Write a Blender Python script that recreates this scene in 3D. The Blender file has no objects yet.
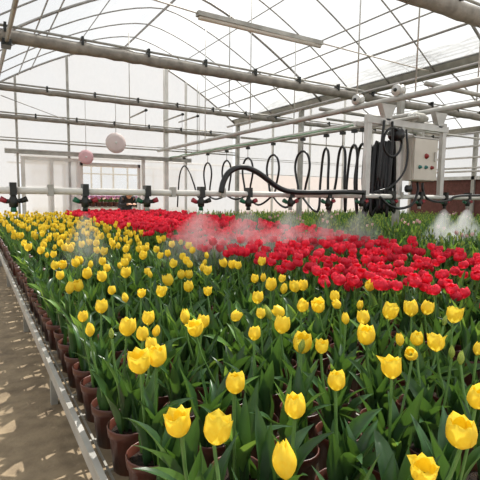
import bpy, math, random
from mathutils import Vector, Matrix, Euler
random.seed(7)
PI = math.pi
SC = bpy.context.scene
COL = SC.collection
def C_(h):
    h = h.lstrip('#'); v = [int(h[i:i+2], 16)/255 for i in (0, 2, 4)]
    return tuple(x/12.92 if x <= .04045 else ((x+.055)/1.055)**2.4 for x in v)

# ------------------------------------------------------------------ materials
def new_mat(name):
    m = bpy.data.materials.new(name); m.use_nodes = True
    nt = m.node_tree; nt.nodes.clear()
    return m, nt, nt.nodes.new('ShaderNodeOutputMaterial')
def noise_col(nt, c1, c2, scale, detail=4, coord='Object', lo=.35, hi=.65, obj_random=0.0):
    N, L = nt.nodes, nt.links
    tc = N.new('ShaderNodeTexCoord'); nz = N.new('ShaderNodeTexNoise')
    nz.inputs['Scale'].default_value = scale; nz.inputs['Detail'].default_value = detail
    L.new(tc.outputs[coord], nz.inputs['Vector'])
    rp = N.new('ShaderNodeValToRGB')
    rp.color_ramp.elements[0].position = lo; rp.color_ramp.elements[1].position = hi
    rp.color_ramp.elements[0].color = (*c1, 1); rp.color_ramp.elements[1].color = (*c2, 1)
    L.new(nz.outputs['Fac'], rp.inputs['Fac'])
    out = rp.outputs['Color']
    if obj_random:
        oi = N.new('ShaderNodeObjectInfo'); hs = N.new('ShaderNodeHueSaturation')
        mr = N.new('ShaderNodeMapRange'); mr.inputs['To Min'].default_value = 1-obj_random; mr.inputs['To Max'].default_value = 1+obj_random
        L.new(oi.outputs['Random'], mr.inputs['Value']); L.new(mr.outputs['Result'], hs.inputs['Value'])
        L.new(out, hs.inputs['Color']); out = hs.outputs['Color']
    return out
def solid(name, c1, c2=None, rough=.5, metal=0.0, scale=8, spec=.5, bump=0.0, obj_random=0.0, coord='Object'):
    m, nt, o = new_mat(name)
    b = nt.nodes.new('ShaderNodeBsdfPrincipled')
    b.inputs['Roughness'].default_value = rough; b.inputs['Metallic'].default_value = metal
    b.inputs['Specular IOR Level'].default_value = spec
    c2 = c2 or tuple(x*.8 for x in c1)
    nt.links.new(noise_col(nt, c2, c1, scale, coord=coord, obj_random=obj_random), b.inputs['Base Color'])
    if bump:
        tc = nt.nodes.new('ShaderNodeTexCoord'); nz = nt.nodes.new('ShaderNodeTexNoise'); bp = nt.nodes.new('ShaderNodeBump')
        nz.inputs['Scale'].default_value = scale*4; nz.inputs['Detail'].default_value = 5
        nt.links.new(tc.outputs[coord], nz.inputs['Vector']); nt.links.new(nz.outputs['Fac'], bp.inputs['Height'])
        bp.inputs['Strength'].default_value = bump; bp.inputs['Distance'].default_value = .02
        nt.links.new(bp.outputs['Normal'], b.inputs['Normal'])
    nt.links.new(b.outputs['BSDF'], o.inputs['Surface'])
    return m
def leafy(name, c1, c2, trans, tcol, rough=.4, scale=14, spec=.4, obj_random=.12):
    m, nt, o = new_mat(name); N, L = nt.nodes, nt.links
    b = N.new('ShaderNodeBsdfPrincipled'); b.inputs['Roughness'].default_value = rough
    b.inputs['Specular IOR Level'].default_value = spec
    L.new(noise_col(nt, c2, c1, scale, obj_random=obj_random), b.inputs['Base Color'])
    t = N.new('ShaderNodeBsdfTranslucent'); t.inputs['Color'].default_value = (*tcol, 1)
    mx = N.new('ShaderNodeMixShader'); mx.inputs['Fac'].default_value = trans
    L.new(b.outputs['BSDF'], mx.inputs[1]); L.new(t.outputs['BSDF'], mx.inputs[2])
    L.new(mx.outputs['Shader'], o.inputs['Surface'])
    return m
def film(name, col, opac_lo, opac_hi, scale=(1, 1, 1)):
    m, nt, o = new_mat(name); N, L = nt.nodes, nt.links
    tr = N.new('ShaderNodeBsdfTransparent'); tr.inputs['Color'].default_value = (.86, .865, .87, 1)
    df = N.new('ShaderNodeBsdfDiffuse'); df.inputs['Color'].default_value = (*col, 1)
    tl = N.new('ShaderNodeBsdfTranslucent'); tl.inputs['Color'].default_value = (*col, 1)
    m1 = N.new('ShaderNodeMixShader'); m1.inputs['Fac'].default_value = .7
    L.new(df.outputs['BSDF'], m1.inputs[1]); L.new(tl.outputs['BSDF'], m1.inputs[2])
    tc = N.new('ShaderNodeTexCoord'); mp = N.new('ShaderNodeMapping'); mp.inputs['Scale'].default_value = scale
    nz = N.new('ShaderNodeTexNoise'); nz.inputs['Scale'].default_value = 1; nz.inputs['Detail'].default_value = 6
    nz.inputs['Roughness'].default_value = .65
    L.new(tc.outputs['Object'], mp.inputs['Vector']); L.new(mp.outputs['Vector'], nz.inputs['Vector'])
    mr = N.new('ShaderNodeMapRange'); mr.inputs['From Min'].default_value = .35; mr.inputs['From Max'].default_value = .65
    mr.inputs['To Min'].default_value = opac_lo; mr.inputs['To Max'].default_value = opac_hi
    L.new(nz.outputs['Fac'], mr.inputs['Value'])
    m2 = N.new('ShaderNodeMixShader'); L.new(mr.outputs['Result'], m2.inputs['Fac'])
    L.new(tr.outputs['BSDF'], m2.inputs[1]); L.new(m1.outputs['Shader'], m2.inputs[2])
    L.new(m2.outputs['Shader'], o.inputs['Surface'])
    return m

M = {}
M['film'] = film('roof film', (.52, .535, .55), .18, .62, (.9, .3, .9))
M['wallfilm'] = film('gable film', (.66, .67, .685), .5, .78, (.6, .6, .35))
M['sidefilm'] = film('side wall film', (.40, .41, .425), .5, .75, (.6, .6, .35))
M['panel'] = film('door film', (.72, .72, .72), .68, .85, (1, 1, .6))
M['beige'] = film('lower wall sheet', C_('e0d5cf'), .72, .84, (1, 1, 1))
M['galv'] = solid('galvanised steel', C_('b4b2aa'), C_('96948c'), .5, .35, 6)
M['rib'] = solid('roof rib steel', C_('a8a6a2'), C_('8c8a86'), .5, .3, 6)
M['screen'] = solid('rolled shade screen', C_('9a948a'), C_('7f7a72'), .75, 0, 9, bump=.25)
M['alu'] = solid('aluminium', C_('cfcdc8'), C_('b8b6b0'), .38, .4, 5)
M['white'] = solid('white painted metal', C_('e4e2dc'), C_('d2d0c9'), .45, 0, 4)
M['box'] = solid('control box enamel', C_('d3ccc0'), C_('c6bfb2'), .3, .15, 3)
M['rail'] = solid('dull pipe steel', C_('c0beb8'), C_('a6a49e'), .5, .25, 6)
M['black'] = solid('black rubber', C_('1d1e20'), C_('121314'), .35, 0, 20)
M['dark'] = solid('dark plastic', C_('22261f'), C_('141612'), .4, 0, 20)
M['redcap'] = solid('red plastic', C_('a8323e'), C_('8c2831'), .4, 0, 20)
M['greencap'] = solid('green plastic', C_('1f6b4a'), C_('17523a'), .4, 0, 20)
M['redbtn'] = solid('red button', C_('8e1d1a'), C_('7a1714'), .3, 0, 20)
M['grnbtn'] = solid('green button', C_('2f7f76'), C_('2a6c66'), .3, 0, 20)
M['rope'] = solid('green rope', C_('8fb394'), C_('7aa382'), .7, 0, 20)
M['pink'] = solid('pale pink disc', C_('ded1cd'), C_('d6c8c4'), .6, 0, 5)
M['pink2'] = solid('pink disc', C_('e3b9bd'), C_('dcaeb3'), .6, 0, 5)
M['brown'] = solid('brown cooling pad', C_('6d443c'), C_('5b372f'), .85, 0, 12, bump=.5)
M['lampface'] = solid('lamp diffuser', C_('ded6cc'), C_('d4ccc0'), .5, 0, 4)
M['pot'] = solid('brown plastic pot', C_('5e3226'), C_('48251d'), .38, 0, 6, obj_random=.18)
M['soil'] = solid('potting soil', C_('4a382a'), C_('1f1712'), .95, 0, 90, bump=1.0)
M['leaf'] = leafy('tulip leaf', C_('3f6139'), C_('27432a'), .2, C_('6f9a38'), .34, 12)
M['leaf2'] = leafy('young tulip leaf', C_('6a9247'), C_('4c7a38'), .3, C_('9dc04a'), .4, 12)
M['stem'] = leafy('tulip stem', C_('6f9450'), C_('587d40'), .1, C_('86b53c'), .45, 20)
M['yellow'] = leafy('yellow petal', C_('ffe64e'), C_('fcdc3c'), .38, C_('ffec58'), .45, 10, .3, .05)
M['red'] = leafy('red petal', C_('e63a52'), C_('d42844'), .40, C_('ff4058'), .42, 10, .3, .12)
M['bud'] = leafy('green bud', C_('b9c35a'), C_('86a24a'), .3, C_('b9c858'), .5, 16)
M['pale'] = leafy('pinkish white bud', C_('f3dcd6'), C_('e8b9b8'), .35, C_('f6d6d2'), .5, 30)
M['purple'] = leafy('purple pink bloom', C_('b77f9c'), C_('96617f'), .3, C_('c78aac'), .5, 30)
M['skin'] = solid('skin', C_('c99a82'), C_('bb8a72'), .5, 0, 20)
M['jacket'] = solid('dark jacket', C_('26262b'), C_('18181c'), .8, 0, 12)
M['trouser'] = solid('grey trousers', C_('3a3d45'), C_('2c2f36'), .8, 0, 12)
M['hair'] = solid('black hair', C_('1a1716'), C_('0f0d0d'), .6, 0, 20)

def floor_mat():
    m, nt, o = new_mat('worn aisle floor'); N, L = nt.nodes, nt.links
    b = N.new('ShaderNodeBsdfPrincipled'); b.inputs['Roughness'].default_value = .75
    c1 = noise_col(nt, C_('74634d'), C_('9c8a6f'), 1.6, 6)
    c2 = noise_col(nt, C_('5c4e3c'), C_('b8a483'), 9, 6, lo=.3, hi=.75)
    mx = N.new('ShaderNodeMixRGB'); mx.inputs['Fac'].default_value = .5
    L.new(c1, mx.inputs[1]); L.new(c2, mx.inputs[2])
    L.new(mx.outputs['Color'], b.inputs['Base Color'])
    tc = N.new('ShaderNodeTexCoord'); nz = N.new('ShaderNodeTexNoise'); bp = N.new('ShaderNodeBump')
    nz.inputs['Scale'].default_value = 40; nz.inputs['Detail'].default_value = 6
    L.new(tc.outputs['Object'], nz.inputs['Vector']); L.new(nz.outputs['Fac'], bp.inputs['Height'])
    bp.inputs['Strength'].default_value = .4; bp.inputs['Distance'].default_value = .01
    L.new(bp.outputs['Normal'], b.inputs['Normal'])
    L.new(b.outputs['BSDF'], o.inputs['Surface'])
    return m
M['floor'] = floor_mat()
def mist_mat():
    """droplets thickest along the axis of the cone and near the nozzle, thinning out to nothing at its edge"""
    m, nt, o = new_mat('water mist'); N, L = nt.nodes, nt.links
    v = N.new('ShaderNodeVolumeScatter'); v.inputs['Color'].default_value = (.97, .98, 1, 1); v.inputs['Anisotropy'].default_value = .35
    def mth(op, a, b=None, clamp=False):
        n = N.new('ShaderNodeMath'); n.operation = op; n.use_clamp = clamp
        for i, x in enumerate((a, b)):
            if x is None: continue
            if isinstance(x, (int, float)): n.inputs[i].default_value = x
            else: L.new(x, n.inputs[i])
        return n.outputs[0]
    tc = N.new('ShaderNodeTexCoord'); sp = N.new('ShaderNodeSeparateXYZ'); L.new(tc.outputs['Object'], sp.inputs[0])
    r = mth('SQRT', mth('ADD', mth('POWER', sp.outputs['X'], 2), mth('POWER', sp.outputs['Y'], 2)))
    t = mth('MULTIPLY', sp.outputs['Z'], -1)                       # the spray object is 1 deep, 1 wide at its foot
    R = mth('ADD', .04, mth('MULTIPLY', mth('POWER', mth('MAXIMUM', t, .0001), .8), .96))
    q = mth('SUBTRACT', 1, mth('POWER', mth('DIVIDE', r, R), 2), True)
    q = mth('POWER', q, 1.3)
    nz = N.new('ShaderNodeTexNoise'); nz.inputs['Scale'].default_value = 3.5; nz.inputs['Detail'].default_value = 4
    L.new(tc.outputs['Object'], nz.inputs['Vector'])
    nn = mth('MULTIPLY', mth('SUBTRACT', nz.outputs['Fac'], .28, True), 2.4)
    fall = mth('DIVIDE', 1, mth('ADD', .25, t))
    end = mth('MULTIPLY', mth('SUBTRACT', 1.0, t, True), 3.0, True)
    at = N.new('ShaderNodeAttribute'); at.attribute_type = 'OBJECT'; at.attribute_name = 'density'
    d = mth('MULTIPLY', mth('MULTIPLY', mth('MULTIPLY', q, nn), mth('MULTIPLY', fall, end)), at.outputs['Fac'])
    L.new(d, v.inputs['Density']); L.new(v.outputs['Volume'], o.inputs['Volume'])
    return m
MIST = 1.6
M['mist'] = mist_mat()

# ------------------------------------------------------------------ mesh builder
class MB:
    def __init__(s): s.v = []; s.f = []; s.mi = []; s.mats = []; s.sm = []
    def idx(s, m):
        if m not in s.mats: s.mats.append(m)
        return s.mats.index(m)
    def raw(s, vs, fs, m, smooth=True):
        b = len(s.v); k = s.idx(m)
        s.v += [tuple(p) for p in vs]
        for f in fs: s.f.append(tuple(b+i for i in f)); s.mi.append(k); s.sm.append(smooth)
    def add(s, o, mtx=None):
        b = len(s.v); km = [s.idx(m) for m in o.mats]
        s.v += [tuple(mtx @ Vector(p)) for p in o.v] if mtx else o.v
        s.f += [tuple(b+i for i in f) for f in o.f]; s.mi += [km[i] for i in o.mi]; s.sm += o.sm
    def box(s, lo, hi, m, rot=None, piv=None):
        x0, y0, z0 = lo; x1, y1, z1 = hi
        vs = [(x0,y0,z0),(x1,y0,z0),(x1,y1,z0),(x0,y1,z0),(x0,y0,z1),(x1,y0,z1),(x1,y1,z1),(x0,y1,z1)]
        if rot is not None:
            p = Vector(piv); vs = [tuple(p + rot @ (Vector(q)-p)) for q in vs]
        s.raw(vs, [(0,3,2,1),(4,5,6,7),(0,1,5,4),(1,2,6,5),(2,3,7,6),(3,0,4,7)], m, False)
    def tube(s, pts, r, m, n=8, cap=True):
        pts = [Vector(p) for p in pts]; k = len(pts)
        rs = r if isinstance(r, (list, tuple)) else [r]*k
        t0 = (pts[1]-pts[0]).normalized()
        a = t0.cross(Vector((0, 0, 1)))
        if a.length < .2: a = t0.cross(Vector((1, 0, 0)))
        a.normalize(); vs = []
        for i, p in enumerate(pts):
            t = (pts[min(i+1, k-1)]-pts[max(i-1, 0)])
            if t.length < 1e-9: t = t0
            t.normalize()
            a = (a - t*a.dot(t))
            if a.length < 1e-6: a = t.orthogonal()
            a.normalize(); b = t.cross(a)
            for j in range(n):
                w = 2*PI*j/n
                vs.append(p + (a*math.cos(w)+b*math.sin(w))*rs[i])
        fs = [(i*n+j, i*n+(j+1) % n, (i+1)*n+(j+1) % n, (i+1)*n+j) for i in range(k-1) for j in range(n)]
        if cap: fs += [tuple(range(n-1, -1, -1)), tuple(range((k-1)*n, k*n))]
        s.raw(vs, fs, m)
    def lathe(s, prof, m, n=16, axis='z', c=(0, 0, 0), close=False):
        vs = []
        for r, h in prof:
            for j in range(n):
                w = 2*PI*j/n; x, y = r*math.cos(w), r*math.sin(w)
                q = (x, y, h) if axis == 'z' else (h, x, y) if axis == 'x' else (x, h, y)
                vs.append((c[0]+q[0], c[1]+q[1], c[2]+q[2]))
        k = len(prof)
        fs = [(i*n+j, i*n+(j+1) % n, (i+1)*n+(j+1) % n, (i+1)*n+j) for i in range(k-1) for j in range(n)]
        if close: fs += [tuple(range(n-1, -1, -1)), tuple(range((k-1)*n, k*n))]
        s.raw(vs, fs, m)
    def mesh(s, name):
        me = bpy.data.meshes.new(name)
        me.from_pydata(s.v, [], s.f)
        for m in s.mats: me.materials.append(M[m])
        me.polygons.foreach_set('material_index', s.mi)
        me.polygons.foreach_set('use_smooth', s.sm)
        me.update()
        return me
    def build(s, name, parent=None, loc=None): return link(name, s.mesh(name), parent, loc)
def link(name, me, parent=None, loc=None, rot=None, scale=None):
    o = bpy.data.objects.new(name, me); COL.objects.link(o)
    if parent: o.parent = parent
    if loc: o.location = loc
    if rot: o.rotation_euler = rot
    if scale: o.scale = scale
    return o
def empty(name, loc): return link(name, None, None, loc)
def tag(o, label, cat=None, group=None, kind=None):
    o['label'] = label
    if cat: o['category'] = cat
    if group: o['group'] = group
    if kind: o['kind'] = kind
    return o
def struct(o, label=None):
    o['kind'] = 'structure'
    if label: o['label'] = label
    return o
def shifted(mb, base):   # geometry authored in world space -> local to base
    b = Vector(base); mb.v = [tuple(Vector(p)-b) for p in mb.v]; return mb
def part(name, mb, parent): return shifted(mb, parent.location).build(name, parent)
def smooth_path(pts, per=8):
    P = [Vector(p) for p in pts]; P = [P[0]*2-P[1]] + P + [P[-1]*2-P[-2]]; out = []
    for i in range(1, len(P)-2):
        a, b, c, d = P[i-1:i+3]
        for k in range(per):
            t = k/per
            out.append(.5*((2*b)+(c-a)*t+(2*a-5*b+4*c-d)*t*t+(3*b-a-3*c+d)*t**3))
    out.append(P[-2]); return out
# ------------------------------------------------------------------ the greenhouse
YG = 10.9            # the gable end
SPANS = [(-6.2, 0.0), (.1, 6.3), (6.5, 12.7)]
def arch(x, sp):
    c = (sp[0]+sp[1])/2; h = (sp[1]-sp[0])/2
    return 3.08+1.47*(1-(abs(x-c)/h)**1.5)
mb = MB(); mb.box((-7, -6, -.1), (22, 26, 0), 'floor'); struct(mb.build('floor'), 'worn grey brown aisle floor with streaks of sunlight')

names = ['over the aisle side bay', 'over the tulip bay', 'over the far bay']
for k, sp in enumerate(SPANS):
    n = 28; mb = MB(); vs = []; fs = []
    for i in range(n+1):
        x = sp[0]+(sp[1]-sp[0])*i/n; z = arch(x, sp)+.03
        vs += [(x, -5, z), (x, YG, z)]
    fs = [(2*i, 2*i+1, 2*i+3, 2*i+2) for i in range(n)]
    mb.raw(vs, fs, 'film')
    struct(mb.build('ceiling'), 'arched translucent white film roof ' + names[k])
    # gable film: above 1.8 m follows the arch
    mb = MB(); vs = []; fs = []
    for i in range(n+1):
        x = sp[0]+(sp[1]-sp[0])*i/n; vs += [(x, YG+.04, 1.8), (x, YG+.04, arch(x, sp)+.02)]
    mb.raw(vs, [(2*i, 2*i+2, 2*i+3, 2*i+1) for i in range(n)], 'wallfilm')
    def q(x0, x1, z0, z1, m): mb.raw([(x0, YG+.04, z0), (x1, YG+.04, z0), (x1, YG+.04, z1), (x0, YG+.04, z1)], [(0, 1, 2, 3)], m)
    if k == 1:
        q(sp[0], .9, 0, 1.8, 'wallfilm'); q(3.6, 4.25, 0, 1.8, 'wallfilm'); q(4.25, sp[1]+.2, 0, 1.8, 'wallfilm')
    elif k == 2:
        q(sp[0], sp[1], 0, 1.72, 'beige'); q(sp[0], sp[1], 1.72, 1.8, 'wallfilm')
    else: q(sp[0], sp[1]+.1, 0, 1.8, 'wallfilm')
    struct(mb.build('wall_back'), 'white film gable wall ' + names[k].replace('over', 'closing'))

def tube_obj(name, pts, r, m, label, n=8):
    mb = MB(); mb.tube(pts, r, m, n); return struct(mb.build(name), label)
ORD = ['zeroth','first','second','third','fourth','fifth','sixth','seventh','eighth','ninth','tenth','eleventh','twelfth','thirteenth','fourteenth','fifteenth','sixteenth','seventeenth','eighteenth','nineteenth','twentieth','twenty-first','twenty-second','twenty-third','twenty-fourth','twenty-fifth','twenty-sixth','twenty-seventh','twenty-eighth','twenty-ninth','thirtieth']
# ribs
def rib(y, sp, r, label):
    pts = [(sp[0]+(sp[1]-sp[0])*i/24, y, arch(sp[0]+(sp[1]-sp[0])*i/24, sp)) for i in range(25)]
    return tube_obj('roof_rib', pts, r, 'rib', label, 6)
ys = [10.85-.89*i for i in range(12)]
for i, y in enumerate(ys):
    rib(y, SPANS[1], .022 if i % 4 == 0 else .012, 'curved steel roof rib over the tulips, ' + ORD[i+1] + ' from the gable')
for i, y in enumerate(ys[:11]):
    rib(y, SPANS[2], .022 if i % 4 == 0 else .012, 'curved steel roof rib beyond the valley gutter, ' + ORD[i+1] + ' from the gable')
for i in range(0, 12, 4): rib(ys[i], SPANS[0], .022, 'curved roof rib over the aisle side bay, ' + ORD[i//4+1] + ' from the gable')
# purlins
for sp, where in ((SPANS[1], 'over the tulips'), (SPANS[2], 'beyond the valley gutter')):
    for x, lab, r in ((3.2, 'ridge purlin', .022), (4.35, 'thin purlin half way down the slope', .009), (2.0, 'thin purlin half way up on the aisle side', .009), (5.22, 'purlin nearer the ridge', .012), (5.45, 'middle purlin', .012), (5.75, 'low purlin above the gutter', .018), (.95, 'purlin low on the aisle side', .012), (1.2, 'purlin high on the aisle side', .012)):
        xx = x - .1 + sp[0]
        tube_obj('purlin', [(xx, -3, arch(xx, sp)-.02), (xx, YG, arch(xx, sp)-.02)], r, 'rib', 'straight steel ' + lab + ' ' + where, 6)
for gx, lab in ((6.4, 'valley gutter between the tulip bay and the far bay'), (.05, 'valley gutter over the aisle'), (12.7, 'eaves gutter above the brown cooling pad')):
    mb = MB(); mb.raw([(gx-.16, -5, 3.18), (gx-.07, -5, 3.05), (gx+.07, -5, 3.05), (gx+.16, -5, 3.18), (gx-.16, YG, 3.18), (gx-.07, YG, 3.05), (gx+.07, YG, 3.05), (gx+.16, YG, 3.18),
        (gx-.175, -5, 3.18), (gx-.08, -5, 3.035), (gx+.08, -5, 3.035), (gx+.175, -5, 3.18), (gx-.175, YG, 3.18), (gx-.08, YG, 3.035), (gx+.08, YG, 3.035), (gx+.175, YG, 3.18)],
        [(0,1,5,4),(1,2,6,5),(2,3,7,6),(8,12,13,9),(9,13,14,10),(10,14,15,11),(0,4,12,8),(3,11,15,7)], 'galv', False)
    struct(mb.build('gutter'), 'grey steel ' + lab)
    tube_obj('gutter_pipe', [(gx-.3, -5, 2.98), (gx-.3, YG, 2.98)], .025, 'rib', 'thin steel pipe running below the ' + lab)
# columns
def column(x, y, z1, w, lab, m='galv', z0=0):
    mb = MB(); mb.box((x-w/2, y-w/2, z0), (x+w/2, y+w/2, z1), m); return struct(mb.build('column'), lab)
for i, y in enumerate((10.85, 8.05, 5.33)): column(6.4, y, 3.04, .09, 'square steel column under the valley gutter, ' + ORD[i+1] + ' from the gable')
for i, y in enumerate((10.85, 7.75, 4.6)): column(12.6, y, 3.04, .1, 'steel wall column by the brown cooling pad, ' + ORD[i+1] + ' from the gable')
for i, y in enumerate((10.85, 8.05, 5.33, 2.5, -.5)): column(-.15, y, 3.04, .09, 'steel column at the aisle side, ' + ORD[i+1] + ' from the gable')
for x, w, lab in ((.879, .045, 'thin gable column beside the sliding door'), (1.936, .05, 'gable column in front of the sliding door'), (3.68, .07, 'white gable post beside the person'), (4.28, .1, 'thick white gable post right of the opening'), (4.83, .05, 'slim gable post beyond the thick white one')):
    sp = SPANS[1]; column(x, YG-.06, arch(x, sp)-.02 if w < .06 and x < 3 or x > 4 else 2.0, w, lab, 'white' if x > 3 else 'galv')
for i, x in enumerate((7.6, 9.0, 10.4, 11.7)): column(x, YG-.04, arch(x, SPANS[2])-.02, .05, 'gable post of the far bay, ' + ORD[i+1] + ' from the valley gutter', 'white')
# gable rails
def hrail(x0, x1, y, z, r, lab, m='galv', name='gable_rail'): return tube_obj(name, [(x0, y, z), (x1, y, z)], r, m, lab)
hrail(.1, 6.3, YG-.1, 2.22, .018, 'thin gable rail just above the sliding door track')
hrail(.1, 6.3, YG-.1, 2.28, .012, 'upper thin gable rail above the sliding door track')
for z in (2.17, 2.12, 1.73): hrail(6.4, 12.6, YG-.05, z, .008, 'thin wire rail across the far gable at %s' % {2.17: 'the top', 2.12: 'the middle', 1.73: 'the sheet edge'}[z])
hrail(6.5, 12.6, YG-.05, 2.72, .03, 'tie rail across the far gable')
hrail(6.4, 12.6, 7.2, 2.72, .025, 'tie rail across the far bay above the hose loops')
hrail(6.4, 12.6, 3.7, 3.1, .03, 'tie rail across the far bay behind the control box')
# sliding door
mb = MB(); mb.box((.63, YG-.16, 1.95), (4.95, YG-.08, 2.04), 'galv'); mb.box((.63, YG-.17, 2.03), (4.95, YG-.07, 2.05), 'alu'); struct(mb.build('trim_1'), 'long grey sliding door track on the gable')
d = empty('door_1', (1.55, YG-.1, 0)); struct(d, 'white film sliding gable door with pale frame')
mb = MB()
for x in (.97, 1.545, 2.12): mb.box((x-.04, YG-.12, .05), (x+.04, YG-.08, 1.9), 'white')
mb.box((.93, YG-.118, 1.83), (2.16, YG-.082, 1.9), 'white'); mb.box((.93, YG-.118, .05), (2.16, YG-.082, .12), 'white')
part('door_frame', mb, d)
mb = MB(); mb.raw([(.97, YG-.1, .1), (2.12, YG-.1, .1), (2.12, YG-.1, 1.86), (.97, YG-.1, 1.86)], [(0, 1, 2, 3)], 'panel'); part('door_panel', mb, d)
mb = MB(); mb.box((2.16, YG-.02, 0), (2.24, YG+.06, 1.84), 'white'); mb.box((3.56, YG-.02, 0), (3.62, YG+.06, 1.84), 'white'); mb.box((2.16, YG-.02, 1.76), (3.62, YG+.06, 1.84), 'white'); struct(mb.build('door_frame_2'), 'pale frame around the gable opening')
# side wall with cooling pad
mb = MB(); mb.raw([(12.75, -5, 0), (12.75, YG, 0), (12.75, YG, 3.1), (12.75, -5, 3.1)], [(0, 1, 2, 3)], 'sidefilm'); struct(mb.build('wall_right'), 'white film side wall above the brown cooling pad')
mb = MB(); mb.box((12.62, -3, .55), (12.74, 9.9, 1.66), 'brown'); p = mb.build('cooling_pad'); tag(p, 'long brown cooling pad along the side wall', 'cooling pad')
mb = MB(); mb.box((12.55, -3, 1.66), (12.74, 9.9, 1.76), 'alu'); mb.box((12.55, -3, .45), (12.74, 9.9, .55), 'alu'); mb.box((12.55, 9.9, .45), (12.74, 9.98, 1.76), 'alu'); mb.build('pad_frame', p)
for z, lab in ((2.62, 'topmost thin'), (2.3, 'second highest'), (2.0, 'second lowest'), (1.9, 'lowest')): tube_obj('side_rail', [(12.5, -3, z), (12.5, 10.8, z)], .03, 'alu', lab + ' pale rail above the brown cooling pad')
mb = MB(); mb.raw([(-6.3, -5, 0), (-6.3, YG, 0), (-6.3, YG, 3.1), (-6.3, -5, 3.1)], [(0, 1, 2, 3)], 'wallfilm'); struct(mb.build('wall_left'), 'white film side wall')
# the house beyond the opening
for i, x in enumerate((2.6, 3.2, 3.88, 4.24, 4.64, 5.14, 5.75, 6.3, 6.9)): column(x, 19, 2.3, .06, 'white window post of the house beyond, ' + ORD[i+1] + ' along', 'white')
mb = MB(); mb.box((2, 18.96, 2.25), (9, 19.04, 2.33), 'white'); mb.box((2, 18.96, 1.9), (9, 19.02, 1.95), 'white'); mb.box((2, 18.95, .45), (9, 19.05, .55), 'white'); struct(mb.build('trim_2'), 'white crossbars of the window wall beyond')
mb = MB(); mb.raw([(2, 19.06, .5), (9, 19.06, .5), (9, 19.06, 2.3), (2, 19.06, 2.3)], [(0, 1, 2, 3)], 'film'); struct(mb.build('window_1'), 'bright window film of the house beyond the opening')
mb = MB(); mb.box((2, 19.03, 0), (9, 19.1, .5), 'white'); struct(mb.build('wall_beyond'), 'low white wall under the far windows')
for i, y in enumerate((13.2, 16)): hrail(1, 8, y, 2.1-.03*i, .03, 'tie rail of the house beyond, ' + ORD[i+1] + ' from the gable', 'white')

# ------------------------------------------------------------------ rolled shade screens on their wires
def screen(y, z, x0, x1, r, lab, clip=.85, px=None):
    t = empty('shade_screen', ((x0+x1)/2, y, z)); tag(t, lab, 'shade screen', 'rolled shade screens across the bay')
    rnd = random.Random(int(y*100)); n = int((x1-x0)/.12)
    path = []; rr = []
    for i in range(n+1):
        x = x0+(x1-x0)*i/n
        path.append((x, y+rnd.uniform(-.006, .006), z-r+rnd.uniform(-.006, .006))); rr.append(r*rnd.uniform(.95, 1.05))
    mb = MB(); mb.tube(path, rr, 'screen', 10); part('screen_roll', mb, t)
    mb = MB(); mb.tube([(x0, y-.02, z+.03), (x1, y-.02, z+.03)], .016, 'galv', 8); part('support_pipe', mb, t)
    x = x0+.3
    while x < x1:
        mb = MB(); mb.box((x-.014, y-r-.008, z-.05), (x+.014, y+.03, z+.055), 'dark'); part('clip', mb, t); x += clip
screen(2.92, 3.10, .3, 6.15, .09, 'wide rolled shade screen above the camera end, nearest of the screens', .9)
screen(5.98, 2.99, .1, 12.6, .074, 'brownish rolled shade screen across the tulips, second from the camera')
screen(9.0, 2.99, .1, 12.6, .052, 'rolled shade screen third from the camera, between the brownish one and the gable')
screen(10.76, 2.76, .1, 6.3, .05, 'low rolled shade screen across the gable, lowest of the screens')
# long pipe under the screens on the aisle side
t = empty('roof_pipe', (.41, 6, 2.84)); tag(t, 'long grey pipe hung under the shade screens at the aisle side', 'pipe')
mb = MB(); mb.tube([(.41, 0, 2.84), (.41, 10.8, 2.84)], .024, 'galv'); part('pipe', mb, t)
for y in (2.92, 5.98, 9.0):
    mb = MB(); mb.box((.36, y-.09, 2.79), (.46, y+.09, 2.86), 'dark'); part('clamp', mb, t)
mb = MB(); mb.tube([(.5, 8.9, 2.78), (1.97, 10.75, 2.72)], .008, 'rib', 6); struct(mb.build('brace_wire'), 'thin diagonal brace wire above the sliding door')
# roof rods
for x, y, z0, lab in ((4.06, 7.2, 3.3, 'second screen'), (3.0, 9.7, 3.2, 'third screen'), (4.9, 10.3, 2.7, 'low screen')):
    mb = MB(); mb.tube([(x, y, z0-.6), (x, y, arch(x, SPANS[1]))], .009, 'galv', 6); struct(mb.build('hanger_rod'), 'thin steel hanger rod dropping from the roof by the ' + lab)
# lamp batten
t = empty('batten_lamp', (3.13, 4.7, 3.1)); tag(t, 'long grey batten lamp hung crosswise below the roof film', 'lamp')
mb = MB(); mb.box((2.23, 4.66, 3.1), (4.04, 4.74, 3.15), 'galv'); part('housing', mb, t)
mb = MB(); mb.tube([(2.25, 4.7, 3.09), (4.02, 4.7, 3.09)], .028, 'lampface', 10); part('tube', mb, t)
mb = MB(); mb.tube([(1.0, 4.7, 3.2), (2.23, 4.7, 3.13)], .009, 'lampface', 6); part('cable', mb, t)
mb = MB(); mb.tube([(4.04, 4.7, 3.13), (6.3, 4.7, 3.1)], .009, 'lampface', 6); part('cable', mb, t)
for i, x in enumerate((3.35, 4.22, 4.6)):
    t = empty('hanging_batten', (x, 10.1, 2.95)); tag(t, 'short grey batten hung lengthwise before the gable, ' + ORD[i+1] + ' from the aisle', 'batten', 'short hanging battens')
    mb = MB(); mb.tube([(x, 9.66, 2.95), (x, 10.75, 2.95)], .02, 'galv'); part('bar', mb, t)
    mb = MB(); mb.tube([(x, 9.68, 2.5), (x, 9.68, 2.95)], .005, 'rib', 6); part('cord', mb, t)
    mb = MB(); mb.lathe([(.0, -.02), (.032, -.02), (.032, .02), (0, .02)], 'dark', 10, 'y', (x, 9.65, 2.95)); part('end_cap', mb, t)
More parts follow.
